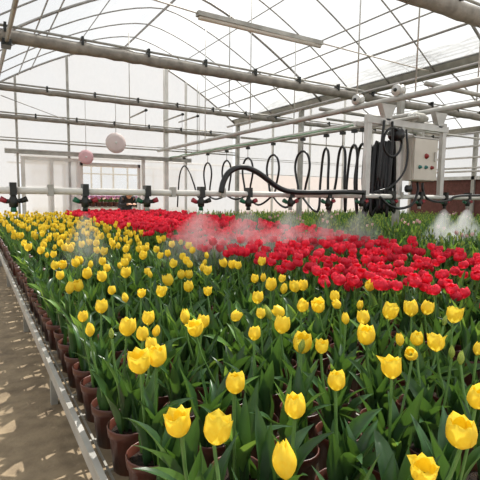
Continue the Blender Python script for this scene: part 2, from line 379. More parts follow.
# discs
for x, y, z, r, m, lab in ((2.64, 9.5, 2.18, .215, 'pink', 'larger pale pinkish disc hanging on a rod before the gable opening'), (2.24, 10.5, 1.93, .165, 'pink2', 'smaller pink disc hanging beside the sliding door')):
    t = empty('hanging_disc', (x, y, z)); tag(t, lab, 'disc')
    mb = MB(); mb.lathe([(0, -.02), (r*.6, -.016), (r*.97, .0), (r, .012), (r*.97, .02), (0, .02)], m, 28, 'y', (x, y, z)); part('disc', mb, t)
    mb = MB(); mb.lathe([(0, -.035), (r*.12, -.03), (r*.14, -.018), (0, -.015)], 'white', 14, 'y', (x, y, z)); part('hub', mb, t)
    mb = MB(); mb.tube([(x, y, z+r), (x, y, 3.2)], .006, 'galv', 6); part('hanger', mb, t)

# ------------------------------------------------------------------ rails and the spray boom
for x, lab in ((4.06, 'nearer'), (5.0, 'farther')):
    t = empty('carriage_rail', (x, 7, 2.2)); tag(t, 'long pale steel pipe rail carrying the spray boom, %s one' % lab, 'rail', 'carriage rails')
    mb = MB(); mb.tube([(x, -2, 2.2), (x, YG-.1, 2.2)], .035, 'rail', 12); part('rail_pipe', mb, t)
    for y in ((3.2, 4.04, 6.48, 8.17, 10.4) if x < 4.5 else (3.1, 6.5, 10.4)):
        mb = MB(); mb.tube([(x, y, 2.235), (x, y, arch(x, SPANS[1]))], .009, 'alu', 6); part('hanger', mb, t)
for x0, y0, y1, z in ((4.06, 3.0, 3.0, 2.26), (4.06, 4.6, 4.6, 2.26)): hrail(x0-.1, 6.4, y0, z, .025, 'cross tie between the carriage rails, %s the boom' % ('just before' if y0 < 4 else 'just behind'), 'galv', 'cross_tie')
YB, ZB = 3.57, 1.13
t = empty('spray_boom', (4.4, YB, ZB)); BOOM = tag(t, 'travelling spray boom with pale crosswise pipe, frame and control box over the tulips', 'spray boom')
mb = MB(); mb.tube([(-.35, YB, ZB+.005), (3.2, YB, ZB), (6.9, YB, ZB-.01)], .026, 'white', 12); part('boom_pipe', mb, t)
for x in (.5, 1.47, 1.95, 4.35):
    mb = MB(); mb.box((x-.02, YB-.033, ZB-.033), (x+.02, YB+.033, ZB+.05), 'galv'); part('pipe_clamp', mb, t)
for k in range(14):
    x = .252+.495*k
    if abs(x-4.7) < .01: pass
    mb = MB(); mb.box((x-.022, YB-.04, ZB-.03), (x+.022, YB+.04, ZB+.06), 'dark')
    mb.lathe([(.0, -.1), (.028, -.095), (.032, -.05), (.02, -.02), (.02, 0)], 'dark', 10, 'z', (x, YB, ZB-.02))
    mb.tube([(x-.05, YB, ZB-.075), (x+.06, YB, ZB-.07)], .016, 'dark', 8)
    nz = part('nozzle', mb, t)
    a, b, c = (('redcap', 'dark', 'greencap'), ('greencap', 'redcap', 'dark'), ('greencap', 'redcap', 'galv'))[k % 3 if k < 6 else (1, 2)[k % 2]]
    for q, (m, p0, p1) in enumerate(((a, (x-.045, YB, ZB-.075), (x-.085, YB, ZB-.055)), (b, (x+.05, YB, ZB-.07), (x+.09, YB, ZB-.055)), (c, (x, YB, ZB-.11), (x, YB, ZB-.15)))):
        mb = MB(); mb.tube([p0, p1], [.018, .022], m, 10)
        cap = mb
        b0 = Vector(t.location); cap.v = [tuple(Vector(p)-b0) for p in cap.v]; cap.build('nozzle_cap', nz)
for x, z1 in ((3.78, 2.02), (4.33, 1.98), (5.1, 2.04)):
    w = .035 if x != 4.33 else .022
    mb = MB(); mb.box((x-w, YB-.02, ZB), (x+w, YB+.03, z1), 'alu'); part('frame_post', mb, t)
mb = MB(); mb.box((3.74, YB-.03, 1.93), (5.16, YB+.03, 2.0), 'alu'); part('frame_crossbar', mb, t)
mb = MB(); mb.box((3.9, YB+.3, 1.95), (5.1, YB+.35, 2.0), 'alu'); mb.box((4.1, YB, 1.95), (4.15, YB+.33, 2.0), 'alu'); mb.box((4.9, YB, 1.95), (4.95, YB+.33, 2.0), 'alu'); part('carriage_frame', mb, t)
for x in (4.06, 5.0):
    mb = MB(); mb.raw([(x-.12, YB-.03, 2.16), (x+.12, YB-.03, 2.16), (x+.03, YB-.03, 1.98), (x-.03, YB-.03, 1.98), (x-.12, YB+.04, 2.16), (x+.12, YB+.04, 2.16), (x+.03, YB+.04, 1.98), (x-.03, YB+.04, 1.98)], [(0,3,2,1),(4,5,6,7),(0,1,5,4),(1,2,6,5),(2,3,7,6),(3,0,4,7)], 'alu', False); part('bracket', mb, t)
for y in (3.42, 4.02):
    mb = MB(); mb.lathe([(0, -.05), (.06, -.05), (.065, -.03), (.045, -.01), (.045, .01), (.065, .03), (.06, .05), (0, .05)], 'alu', 16, 'x', (4.06, y, 2.285)); wh = part('wheel', mb, t)
    mb = MB(); mb.lathe([(0, -.065), (.02, -.065), (.02, .065), (0, .065)], 'dark', 10, 'x', (4.06, y, 2.285)); b0 = Vector(t.location); mb.v = [tuple(Vector(p)-b0) for p in mb.v]; mb.build('axle', wh)
mb = MB(); mb.lathe([(0, -.13), (.05, -.13), (.06, -.1), (.06, .05), (.035, .06), (.035, .12), (0, .12)], 'galv', 16, 'x', (4.66, YB+.02, 2.07)); part('motor', mb, t)
mb = MB(); mb.lathe([(0, -.03), (.055, -.03), (.055, .03), (0, .03)], 'alu', 16, 'y', (4.46, YB-.03, 2.05)); mb.lathe([(0, -.045), (.02, -.045), (.02, 0), (0, 0)], 'dark', 10, 'y', (4.46, YB-.03, 2.05)); part('drive_wheel', mb, t)
# control box
cb = MB(); x0, x1, y0, y1, z0, z1 = 4.40, 4.83, 3.44, 3.66, 1.32, 1.81
cb.box((x0, y0+.03, z0), (x1, y1, z1), 'box'); box = part('control_box', cb, t)
def sub(name, mb, par):
    b0 = Vector(t.location); mb.v = [tuple(Vector(p)-b0) for p in mb.v]; return mb.build(name, par)
mb = MB(); mb.box((x0+.008, y0, z0+.008), (x1-.008, y0+.028, z1-.008), 'box'); sub('lid', mb, box)
mb = MB(); mb.box((x0-.01, y0, z1), (x1+.01, y1+.01, z1+.012), 'alu'); sub('rain_cover', mb, box)
for bx, bz, r, m in ((4.615, 1.605, .024, 'redbtn'), (4.505, 1.475, .017, 'grnbtn'), (4.615, 1.475, .017, 'grnbtn'), (4.725, 1.475, .017, 'redbtn')):
    mb = MB(); mb.lathe([(r*1.35, 0), (r*1.35, -.006), (r, -.008), (r*.9, -.026), (0, -.03)], m, 14, 'y', (bx, y0, bz)); sub('button', mb, box)
mb = MB(); mb.box((4.76, y0-.018, 1.55), (4.78, y0, 1.66), 'alu'); sub('latch', mb, box)
for x in (4.5, 4.8):
    mb = MB(); mb.box((x-.015, y1-.03, z1), (x+.015, y1-.015, 1.95), 'alu'); part('strap', mb, t)
mb = MB(); mb.lathe([(0, -.03), (.04, -.03), (.045, .02), (0, .02)], 'black', 14, 'y', (4.4, 3.5, 1.22)); part('valve_knob', mb, t)
mb = MB(); mb.tube(smooth_path([(4.72, 3.55, 1.3), (4.73, 3.55, 1.22), (4.8, 3.55, 1.12), (5.0, 3.54, 1.07), (5.25, 3.54, 1.09), (5.5, 3.54, 1.15), (6.6, 3.54, 1.16)]), .016, 'black', 8); part('power_cable', mb, t)
mb = MB(); mb.tube(smooth_path([(4.62, 3.55, 1.3), (4.6, 3.52, 1.2), (4.5, 3.5, 1.05), (4.3, 3.5, .99), (4.1, 3.5, 1.02), (3.95, 3.52, 1.12)]), .016, 'black', 8); part('return_hose', mb, t)
mb = MB(); mb.tube(smooth_path([(4.34, 3.52, 1.9), (4.36, 3.5, 1.6), (4.3, 3.5, 1.4), (4.1, 3.5, 1.24), (3.85, 3.52, 1.17)]), .012, 'black', 8); part('grey_cable', mb, t)
ring = [(4.12+.15*math.cos(a), 3.52, 1.74+.16*math.sin(a)) for a in [2*PI*i/24 for i in range(25)]]
mb = MB(); mb.tube(ring, .014, 'black', 8); part('hose_ring', mb, t)
mb = MB(); mb.tube(smooth_path([(3.97, 3.52, 1.97), (3.95, 3.53, 1.7), (3.95, 3.55, 1.3)]), .014, 'black', 8); mb.tube(smooth_path([(4.1, 3.52, 1.97), (4.13, 3.53, 1.7), (4.13, 3.55, 1.2)]), .014, 'black', 8); part('drop_hose', mb, t)
mb = MB(); mb.lathe([(0, -.08), (.06, -.08), (.075, -.04), (.075, .05), (.05, .08), (0, .08)], 'black', 14, 'y', (4.24, 3.58, 1.84)); part('hose_reel', mb, t)
# the thick black supply hose along the boom
t = empty('supply_hose', (2.6, 3.53, 1.16)); tag(t, 'thick black hose arching up from the boom pipe then lying along it', 'hose')
mb = MB(); mb.tube(smooth_path([(1.9, 3.5, 1.14), (1.925, 3.5, 1.24), (1.99, 3.5, 1.33), (2.12, 3.5, 1.375), (2.29, 3.5, 1.33), (2.52, 3.5, 1.2), (2.7, 3.5, 1.16), (3.02, 3.5, 1.158), (3.37, 3.5, 1.168), (3.68, 3.5, 1.166)]), .026, 'black', 10); part('hose', mb, t)
# looped hose on its trolley track
XH = 4.4
t = empty('trolley_track', (XH, 7, 2.0)); tag(t, 'grey pipe track for the hose trolleys with a green rope beside it', 'track')
mb = MB(); mb.tube([(XH, 3.4, 2.03), (XH, YG-.1, 2.03)], .022, 'galv', 10); part('track_pipe', mb, t)
mb = MB(); mb.tube([(XH-.06, 4.3, 2.06)] + [(XH-.06+.01*math.sin(i), 4.3+i*.325, 2.06-.02*math.sin(i*1.3)**2) for i in range(1, 21)], .012, 'rope', 6); part('rope', mb, t)
t = empty('looped_hose', (XH, 7, 1.3)); tag(t, 'long black hose hanging in loops from trolleys, bunched together beside the control box', 'hose')
P = [(XH+.1, 10.62, .8), (XH+.08, 10.52, 1.2), (XH+.04, 10.32, 1.62), (XH, 9.98, 1.80), (XH, 9.68, 1.66), (XH, 9.42, 1.36), (XH, 9.25, 1.12)]
ZT = 1.805
hooks = [9.98]
def loop(y, zb, a=.165):
    global P
    P += [(XH+.03, y+.02, 1.14), (XH+.02, y-.5*a, 1.32), (XH+.01, y-a, 1.56), (XH+.005, y-.72*a, 1.74), (XH, y, ZT), (XH-.005, y+.72*a, 1.74), (XH-.01, y+a, 1.56), (XH-.02, y+.5*a, 1.32), (XH-.03, y-.02, 1.14), (XH, y-.38, zb)]
    hooks.append(y)
P[-1] = (XH+.02, 9.2, 1.05)
for y, zb in ((8.72, 1.03), (7.88, 1.04), (7.08, .95), (6.27, .93), (5.48, .89)): loop(y, zb)
for y, zb in ((4.95, .88), (4.62, .92), (4.4, .9), (4.25, .93)):
    P += [(XH+.05, y+.16, 1.3), (XH+.04, y+.12, 1.6), (XH+.03, y+.08, 1.75), (XH, y, ZT), (XH-.02, y-.07, 1.75), (XH-.03, y-.10, 1.6), (XH-.05, y-.12, 1.3), (XH, y-.10, zb)]; hooks.append(y)
rnd = random.Random(3); y = 4.2
for i in range(22):
    zt = 1.78+rnd.uniform(-.05, .03); xo = rnd.uniform(-.16, .1)
    P += [(XH+xo, y, 1.3), (XH+xo*.8, y-.005, 1.7), (XH+xo*.6, y-.012, zt), (XH+xo*.8, y-.02, 1.65), (XH+xo, y-.026, 1.3), (XH+xo*1.1, y-.03, .93+rnd.uniform(-.06, .05))]
    y -= .0215
mb = MB(); mb.tube(smooth_path(P, 6), .0185, 'black', 8); part('hose', mb, t)
for y in hooks:
    mb = MB(); mb.box((XH-.03, y-.03, 1.965), (XH+.03, y+.03, 2.006), 'dark'); mb.tube([(XH, y, ZT+.01), (XH, y, 1.98)], .006, 'galv', 6); part('trolley', mb, t)

# ------------------------------------------------------------------ bench
BZ = .22
def bench(x0, x1, y0, y1, lab, legs):
    t = empty('plant_bench', ((x0+x1)/2, (y0+y1)/2, 0)); tag(t, lab, 'bench')
    mb = MB(); mb.box((x0, y0, BZ-.012), (x0+.012, y1, BZ+.04), 'rail'); mb.box((x0-.002, y0, BZ+.04), (x0+.018, y1, BZ+.047), 'alu'); mb.box((x0, y0, BZ-.018), (x0+.03, y1, BZ-.012), 'rail'); part('side_rail', mb, t)
    mb = MB(); mb.box((x1-.012, y0, BZ-.02), (x1, y1, BZ+.05), 'alu'); part('side_rail', mb, t)
    mb = MB()
    y = y0+.05
    while y < y1: mb.box((x0+.012, y-.006, BZ-.018), (x1-.012, y+.006, BZ-.004), 'galv'); y += .21
    x = x0+.05
    while x < x1-.05: mb.box((x-.004, y0, BZ-.004), (x+.004, y1, BZ), 'galv'); x += .062
    part('mesh_top', mb, t)
    for y in legs:
        for xx in (x0+.035, x1-.035):
            mb = MB(); mb.box((xx-.017, y-.017, 0), (xx+.017, y+.017, BZ-.018), 'galv'); part('leg', mb, t)
bench(.297, 4.62, .3, 10.55, 'low metal bench carrying the yellow and red tulip pots', (.9, 2.46, 3.9, 5.9, 7.6, 9.3, 10.4))
bench(4.72, 11.6, .3, 10.55, 'low metal bench carrying the green budding tulips', (.9, 2.46, 4.2, 5.9, 7.6, 9.3, 10.4))

# ------------------------------------------------------------------ camera maths (used only to leave out plants the photo never shows)
CZ = 1.12; FOC = 445.0; YAW = math.radians(31); PIT = math.radians(5.75); ROLL = math.radians(.73)
fw = Vector((math.sin(YAW)*math.cos(PIT), math.cos(YAW)*math.cos(PIT), -math.sin(PIT)))
r0 = Vector((math.cos(YAW), -math.sin(YAW), 0)); u0 = r0.cross(fw)
RT = r0*math.cos(ROLL)+u0*math.sin(ROLL); UP = RT.cross(fw)
def proj(p):
    d = Vector(p)-Vector((0, 0, CZ)); w = d.dot(fw)
    return (240+FOC*d.dot(RT)/w, 240-FOC*d.dot(UP)/w, w) if w > .05 else (9e9, 9e9, w)
def in_view(x, y, ztop, mx=12):
    for dx in (-.1, .1):
        for z in (.23, .4, ztop):
            a, b, w = proj((x+dx, y, z))
            if w > .15 and -mx < a < 480+mx and -mx < b < 480+mx: return True
    return False

# ------------------------------------------------------------------ tulips
def leaf(mb, m, base, yaw, L, W, t0, t1, twist, rnd, ns=7, nw=4):
    d = Vector((math.cos(yaw), math.sin(yaw), 0)); side = Vector((-d.y, d.x, 0))
    p = Vector(base); vs = []; wv = rnd.uniform(-1, 1)
    for i in range(ns+1):
        t = i/ns; th = t0+(t1-t0)*t**1.6
        tan = d*math.sin(th)+Vector((0, 0, 1))*math.cos(th)
        nrm = d*math.cos(th)-Vector((0, 0, 1))*math.sin(th)
        a = twist*t; sd = side*math.cos(a)+nrm*math.sin(a); nn = nrm*math.cos(a)-side*math.sin(a)
        w = W*(.3+.7*math.sin(PI*min(.98, t*.8+.1))**.9)*(1-t**3.6) if t < 1 else .0005
        fold = .8*(1-t*.55)
        for j in range(nw+1):
            u = -1+2*j/nw
            off = sd*(u*w*.5*math.cos(fold*abs(u)))-nn*(abs(u)**1.5*w*.5*math.sin(fold)) + nn*(.13*w*math.sin(t*8+wv*6+u*2)*abs(u))
            vs.append(p+off)
        p = p+tan*(L/ns)
    k = nw+1
    mb.raw(vs, [(i*k+j, i*k+j+1, (i+1)*k+j+1, (i+1)*k+j) for i in range(ns) for j in range(nw)], m)
def foliage(seed, nl=9, tall=1.0, hi=True, m='leaf', spread=1.0):
    rnd = random.Random(seed); mb = MB(); off = rnd.uniform(0, 6)
    for i in range(nl):
        b = rnd.uniform(0, 2*PI); r = rnd.uniform(.005, .042)
        base = (r*math.cos(b), r*math.sin(b), .125)
        yaw = off+i*2.4+rnd.uniform(-.4, .4)
        inner = i % 3 == 0
        leaf(mb, m if rnd.random() < .85 else 'leaf2', base, yaw, rnd.uniform(.17, .27)*tall*(1.05 if inner else 1), rnd.uniform(.04, .07),
             rnd.uniform(.05, .3), (rnd.uniform(.2, .7) if inner else rnd.uniform(.5, 1.7))*spread, rnd.uniform(-.7, .7), rnd, 9 if hi else 4, 6 if hi else 2)
    return mb
def bloom(kind, seed, m, hi=True):
    """unit height, base at the origin"""
    rnd = random.Random(seed); mb = MB(); nv, nu = (8, 4) if hi else (4, 2)
    R, top, curl, tipw = {'c': (.41, .31, .02, .95), 'n': (.30, .12, 0, .6), 'o': (.42, .40, .12, .95), 'b': (.20, .03, 0, .4), 'r': (.56, .40, .05, 1.0)}[kind]
    for ring in (1, 0):
        for q in range(3):
            a0 = q*2*PI/3+ring*PI/3+rnd.uniform(-.12, .12)
            h = rnd.uniform(.9, 1.0) if ring == 0 else rnd.uniform(.86, 1.0)
            flare = rnd.uniform(.25, .5) if kind == 'o' and ring == 0 and q == seed % 3 else rnd.uniform(0, curl)
            vs = []
            for i in range(nv+1):
                t = i/nv
                r = R*math.sin(PI*.5*min(1, t/.48))**.75 if t < .48 else R+(top-R)*((t-.48)/.52)**1.7
                r = r*(1 if ring == 0 else .9)+flare*max(0, t-.62)**1.5*2.2
                w = (.08+.92*min(1, t/.42)**.7)*(1 if t < .55 else math.sqrt(max(0, 1-((t-.55)/.452)**2.2))*tipw+(1-tipw)*(1-(t-.55)/.45))
                half = 1.12*w
                z = h*t - flare*max(0, t-.7)*.5
                for j in range(nu+1):
                    u = -1+2*j/nu; an = a0+half*u
                    rr = r*(1-.10*u*u*t+.03*(1-abs(u)))
                    vs.append((rr*math.cos(an), rr*math.sin(an), z-.05*u*u*t))
            k = nu+1
            mb.raw(vs, [(i*k+j, i*k+j+1, (i+1)*k+j+1, (i+1)*k+j) for i in range(nv) for j in range(nu)], m)
    if kind != 'b':
        mb.lathe([(0, .1), (.05, .15), (.06, .4), (.09, .44), (0, .46)], 'bud', 6)
    return mb
def pot_mesh(n=20, low=False):
    mb = MB()
    prof = [(0, .002), (.054, .002), (.057, .0), (.0685, .118), (.0735, .12), (.0755, .148), (.0735, .151), (.0705, .149), (.066, .118)]
    if low: prof = [(.057, 0), (.0685, .118), (.0755, .12), (.0755, .15), (.0705, .15), (.066, .12)]
    mb.lathe(prof, 'pot', n); return mb
def soil_mesh(n=14):
    rnd = random.Random(5); mb = MB(); vs = [(0, 0, .126)]
    for k, r in enumerate((.035, .0665)):
        for j in range(n): w = 2*PI*j/n; vs.append((r*math.cos(w), r*math.sin(w), .124+rnd.uniform(-.004, .006)))
    fs = [(0, 1+j, 1+(j+1) % n) for j in range(n)]+[(1+j, 1+n+j, 1+n+(j+1) % n, 1+(j+1) % n) for j in range(n)]
    mb.raw(vs, fs, 'soil')
    for i in range(26):
        w = rnd.uniform(0, 6.28); r = rnd.uniform(0, .06); s = rnd.uniform(.003, .006); c = Vector((r*math.cos(w), r*math.sin(w), .129))
        mb.raw([c+Vector(v)*s for v in ((1,0,0),(-1,0,0),(0,1,0),(0,-1,0),(0,0,1),(0,0,-1))], [(0,2,4),(2,1,4),(1,3,4),(3,0,4)], 'soil', False)
    return mb
def stem_mb(p0, p1, m='stem', n=6, r=.0042, seg=4):
    p0, p1 = Vector(p0), Vector(p1); mb = MB(); pts = []
    for i in range(seg+1):
        t = i/seg; e = t*t*(3-2*t)
        pts.append(Vector((p0.x+(p1.x-p0.x)*(.35*t+.65*e), p0.y+(p1.y-p0.y)*(.35*t+.65*e), p0.z+(p1.z-p0.z)*t)))
    mb.tube(pts, [r*1.15]+[r]*(seg-1)+[r*1.05], m, n, False); return mb
POT = pot_mesh().mesh('pot'); SOIL = soil_mesh().mesh('soil')
FOL = [foliage(100+i, 9+i % 4).mesh('foliage') for i in range(12)]
FOLR = [foliage(200+i, 9, 1.12).mesh('foliage') for i in range(6)]
BLY = {k: [bloom(k, 300+i, 'yellow').mesh('bloom') for i in range(4)] for k in 'cno'}
BLY['b'] = [bloom('b', 340+i, 'bud').mesh('bud') for i in range(3)]
BLR = [bloom('r', 360+i, 'red').mesh('bloom') for i in range(5)]
def low_bloom(kind, seed, m): return bloom(kind, seed, m, False)
def combo(seed, nb, kind, bm, h, ztop, fol_n, tall, fm='leaf', sp=.05, potlow=True):
    """one whole plant as one mesh for the places where its parts are too small to see"""
    rnd = random.Random(seed); mb = MB()
    mb.add(pot_mesh(10, True))
    mb.lathe([(.0665, .124), (0, .127)], 'soil', 8)
    mb.add(foliage(seed+1, fol_n, tall, False, fm))
    for i in range(nb):
        a = rnd.uniform(0, 6.28); r = rnd.uniform(.0, sp); x, y = r*math.cos(a), r*math.sin(a); z = ztop+rnd.uniform(-.05, .03)
        mb.add(stem_mb((x*.4, y*.4, .12), (x, y, z), n=4, seg=2))
        k = kind[i % len(kind)]
        B = low_bloom(k, seed+7*i, bm[i % len(bm)])
        hh = h*rnd.uniform(.88, 1.12)
        mb.add(B, Matrix.Translation((x, y, z-.003)) @ Euler((rnd.uniform(-.25, .25), rnd.uniform(-.25, .25), rnd.uniform(0, 6))).to_matrix().to_4x4() @ Matrix.Scale(hh, 4))
    return mb
PITCH = .19; X0, Y0 = .415, .62
YTOP = .44 - 0  # bloom middle above bench
FLOWERS = [(0.445,1.503,0.066,0.049,'c'),(0.466,1.395,0.046,0.04,'c'),(0.545,1.572,0.052,0.045,'c'),(0.515,1.412,0.041,0.027,'n'),(0.326,1.527,0.048,0.031,'n'),(0.436,1.827,0.057,0.045,'c'),(0.676,1.525,0.057,0.03,'n'),(0.65,1.371,0.059,0.052,'o'),(0.703,1.433,0.051,0.033,'c'),(0.848,1.465,0.047,0.031,'t'),(0.382,1.16,0.066,0.053,'o'),(0.435,1.184,0.063,0.04,'c'),(0.455,1.282,0.037,0.034,'c'),(0.382,1.459,0.037,0.017,'b'),(0.537,0.914,0.054,0.037,'c'),(0.347,0.798,0.055,0.051,'o'),(0.391,0.741,0.059,0.051,'o'),(0.608,2.502,0.062,0.056,'c'),(0.757,2.573,0.071,0.065,'c'),(0.391,2.278,0.064,0.034,'n'),(0.443,2.306,0.06,0.045,'c'),(0.556,2.637,0.064,0.058,'c'),(0.407,2.64,0.051,0.062,'c'),(0.432,3.028,0.058,0.058,'c'),(0.484,3.049,0.059,0.059,'c'),(0.576,3.076,0.06,0.053,'c'),(0.613,3.185,0.062,0.055,'c'),(0.557,2.113,0.043,0.034,'c'),(0.751,1.986,0.053,0.038,'o'),(0.908,2.248,0.071,0.055,'c'),(0.922,2.03,0.056,0.046,'c'),(1.064,2.343,0.052,0.052,'c'),(1.028,2.361,0.052,0.046,'c'),(1.136,2.776,0.061,0.074,'c'),(1.22,2.42,0.061,0.049,'c'),(1.243,2.536,0.051,0.038,'n'),(1.349,2.722,0.048,0.034,'n'),(0.954,1.88,0.043,0.038,'o'),(1.468,2.638,0.062,0.062,'c'),(1.477,2.559,0.06,0.054,'c'),(1.492,2.504,0.053,0.046,'c'),(0.573,1.938,0.045,0.031,'n'),(0.658,1.986,0.042,0.037,'o'),(0.337,1.708,0.03,0.026,'c'),(0.936,1.264,0.065,0.058,'c'),(0.883,1.079,0.08,0.054,'c'),(0.905,1.013,0.043,0.034,'o'),(1.322,1.88,0.078,0.058,'c'),(1.318,1.769,0.055,0.04,'n'),(1.407,1.778,0.062,0.051,'c'),(1.456,1.782,0.057,0.042,'c'),(1.73,2.587,0.063,0.056,'c'),(1.178,1.451,0.055,0.051,'c'),(1.246,1.415,0.06,0.055,'o'),(1.074,1.431,0.053,0.033,'t'),(1.426,1.511,0.051,0.042,'c'),(1.351,1.399,0.039,0.056,'t'),(1.411,1.346,0.043,0.03,'n'),(1.202,1.21,0.046,0.027,'n'),(1.274,1.187,0.054,0.035,'c'),(1.123,1.03,0.067,0.054,'c'),(1.438,1.218,0.07,0.061,'o'),(1.558,1.191,0.067,0.054,'c'),(1.622,1.175,0.059,0.042,'c'),(1.771,1.618,0.058,0.052,'c'),(1.624,1.048,0.068,0.052,'o'),(1.512,1.011,0.03,0.023,'b'),(1.259,0.861,0.058,0.048,'o'),(1.236,0.919,0.046,0.03,'c'),(1.134,0.856,0.043,0.037,'t'),(0.961,0.788,0.06,0.052,'o'),(1.181,0.938,0.029,0.02,'n'),(0.767,0.799,0.05,0.035,'c'),(0.591,0.739,0.053,0.035,'c'),(0.454,0.586,0.066,0.037,'n'),(0.819,0.494,0.066,0.052,'c'),(0.639,0.454,0.046,0.036,'o'),(0.991,0.57,0.054,0.035,'c'),(1.318,0.765,0.037,0.025,'n'),(1.293,0.788,0.047,0.022,'b'),(1.224,0.786,0.039,0.018,'b'),(1.201,0.742,0.044,0.02,'b'),(1.008,1.43,0.068,0.028,'b'),(0.794,1.222,0.047,0.03,'c'),(0.956,1.424,0.035,0.028,'c'),(1.094,1.663,0.059,0.041,'c'),(1.334,2.064,0.05,0.039,'c'),(1.397,2.066,0.051,0.04,'n'),(0.854,1.052,0.047,0.019,'b'),(1.47,1.994,0.045,0.039,'c'),(0.708,2.781,0.05,0.037,'c'),(0.643,2.971,0.052,0.033,'n'),(0.745,3.069,0.055,0.055,'c'),(0.628,3.178,0.055,0.048,'c'),(0.952,3.159,0.065,0.065,'c'),(0.87,2.956,0.061,0.061,'c'),(0.807,2.843,0.045,0.032,'n'),(1.086,3.245,0.068,0.061,'c'),(1.191,3.61,0.059,0.05,'c'),(1.244,3.663,0.06,0.051,'c'),(1.083,3.66,0.059,0.059,'c'),(0.884,3.606,0.072,0.048,'c'),(0.861,3.689,0.057,0.049,'c'),(1.098,3.938,0.062,0.045,'n'),(1.109,4.16,0.065,0.065,'c'),(0.972,4.221,0.075,0.065,'c'),(0.888,2.546,0.042,0.036,'c'),(0.869,2.441,0.04,0.035,'n'),(1.311,3.554,0.059,0.051,'c'),(1.2,3.19,0.053,0.046,'c'),(1.334,3.064,0.053,0.045,'c'),(1.277,2.862,0.056,0.049,'c'),(1.226,2.683,0.047,0.04,'c'),(1.678,3.717,0.073,0.073,'c'),(1.555,3.364,0.058,0.05,'c'),(1.305,3.27,0.055,0.047,'c'),(1.578,3.854,0.065,0.084,'c'),(1.532,3.031,0.054,0.031,'n'),(0.386,4.139,0.068,0.076,'o'),(0.452,3.88,0.064,0.056,'c'),(0.528,4.241,0.062,0.062,'c'),(0.503,3.585,0.053,0.053,'c'),(0.463,3.573,0.045,0.03,'n'),(0.582,4.049,0.051,0.034,'n'),(0.687,4.349,0.065,0.065,'c'),(0.696,3.917,0.076,0.076,'c'),(0.672,4.007,0.068,0.068,'c'),(0.84,4.188,0.064,0.055,'c')]
NYC = 8; NROW = 53
pots = {}
for k in range(NROW):
    for c in range(NYC):
        pots[(c, k)] = dict(x=X0+PITCH*c+random.uniform(-.012, .012), y=Y0+PITCH*k+random.uniform(-.012, .012), fl=[])
for fx, fy, H, W, t in FLOWERS:
    best = min(pots, key=lambda q: (pots[q]['x']-fx)**2+(pots[q]['y']-fy)**2+(.02*len(pots[q]['fl'])))
    pots[best]['fl'].append((fx, fy, min(.074, max(.046, H*1.1)), t))
rnd = random.Random(21)
ordw = lambda n: ORD[n]
EDGE = lambda c: 'at the metal rail' if c == 0 else '%s pot in from the metal rail' % ordw(c+1)
SIZE = {'c': 'cup-shaped', 'n': 'narrow closed', 'o': 'wide open', 't': 'tilted', 'b': 'green unopened'}
NUM = ['no', 'one', 'two', 'three', 'four', 'five']
yellow_mass = MB(); n_yellow = 0
mids = [combo(500+i, nb, 'cnoc', ['yellow'], .06, .385, 8, 1.0) for i, nb in enumerate((1, 1, 2, 2, 1, 2, 3, 2))]
mid_me = [m_.mesh('potted_yellow_tulip') for m_ in mids]
list_pots = []
for (c, k), d in pots.items():
    x, y = d['x'], d['y']
    if c == NYC-1 and k % 3: 
        if not d['fl'] : continue
    if not in_view(x, y, .68):
        if in_view(x, y, .68, 170): yellow_mass.add(mids[(c*7+k) % 8], Matrix.Translation((x, y, BZ)) @ Matrix.Rotation(c+k*1.3, 4, 'Z'))
        continue
    list_pots.append((proj((x, y, .4))[2], c, k, d))
list_pots.sort(key=lambda q: q[0])
first_row = min(k for _, c, k, d in list_pots)
def add_parts(t, x, y, fol, blooms, rz):
    p = link('pot', POT, t); link('soil', SOIL, p, rot=(0, 0, rz)); link('foliage', fol, t, rot=(0, 0, rz))
    for px, py, pz, h, me, tilt, nm in blooms:
        q = (px-x, py-y, pz-.0)
        r = rnd.uniform(0, 6.28)
        s = stem_mb((max(-.03, min(.03, q[0]*.4)), max(-.03, min(.03, q[1]*.4)), .12), q)
        s.build('stem', t)
        dx, dy = q[0]*.8, q[1]*.8
        link(nm, me, t, loc=(q[0], q[1], q[2]-.002), rot=(-dy*2+tilt*math.cos(r), dx*2+tilt*math.sin(r), rnd.uniform(0, 6.28)), scale=(h,)*3)
seen = 0
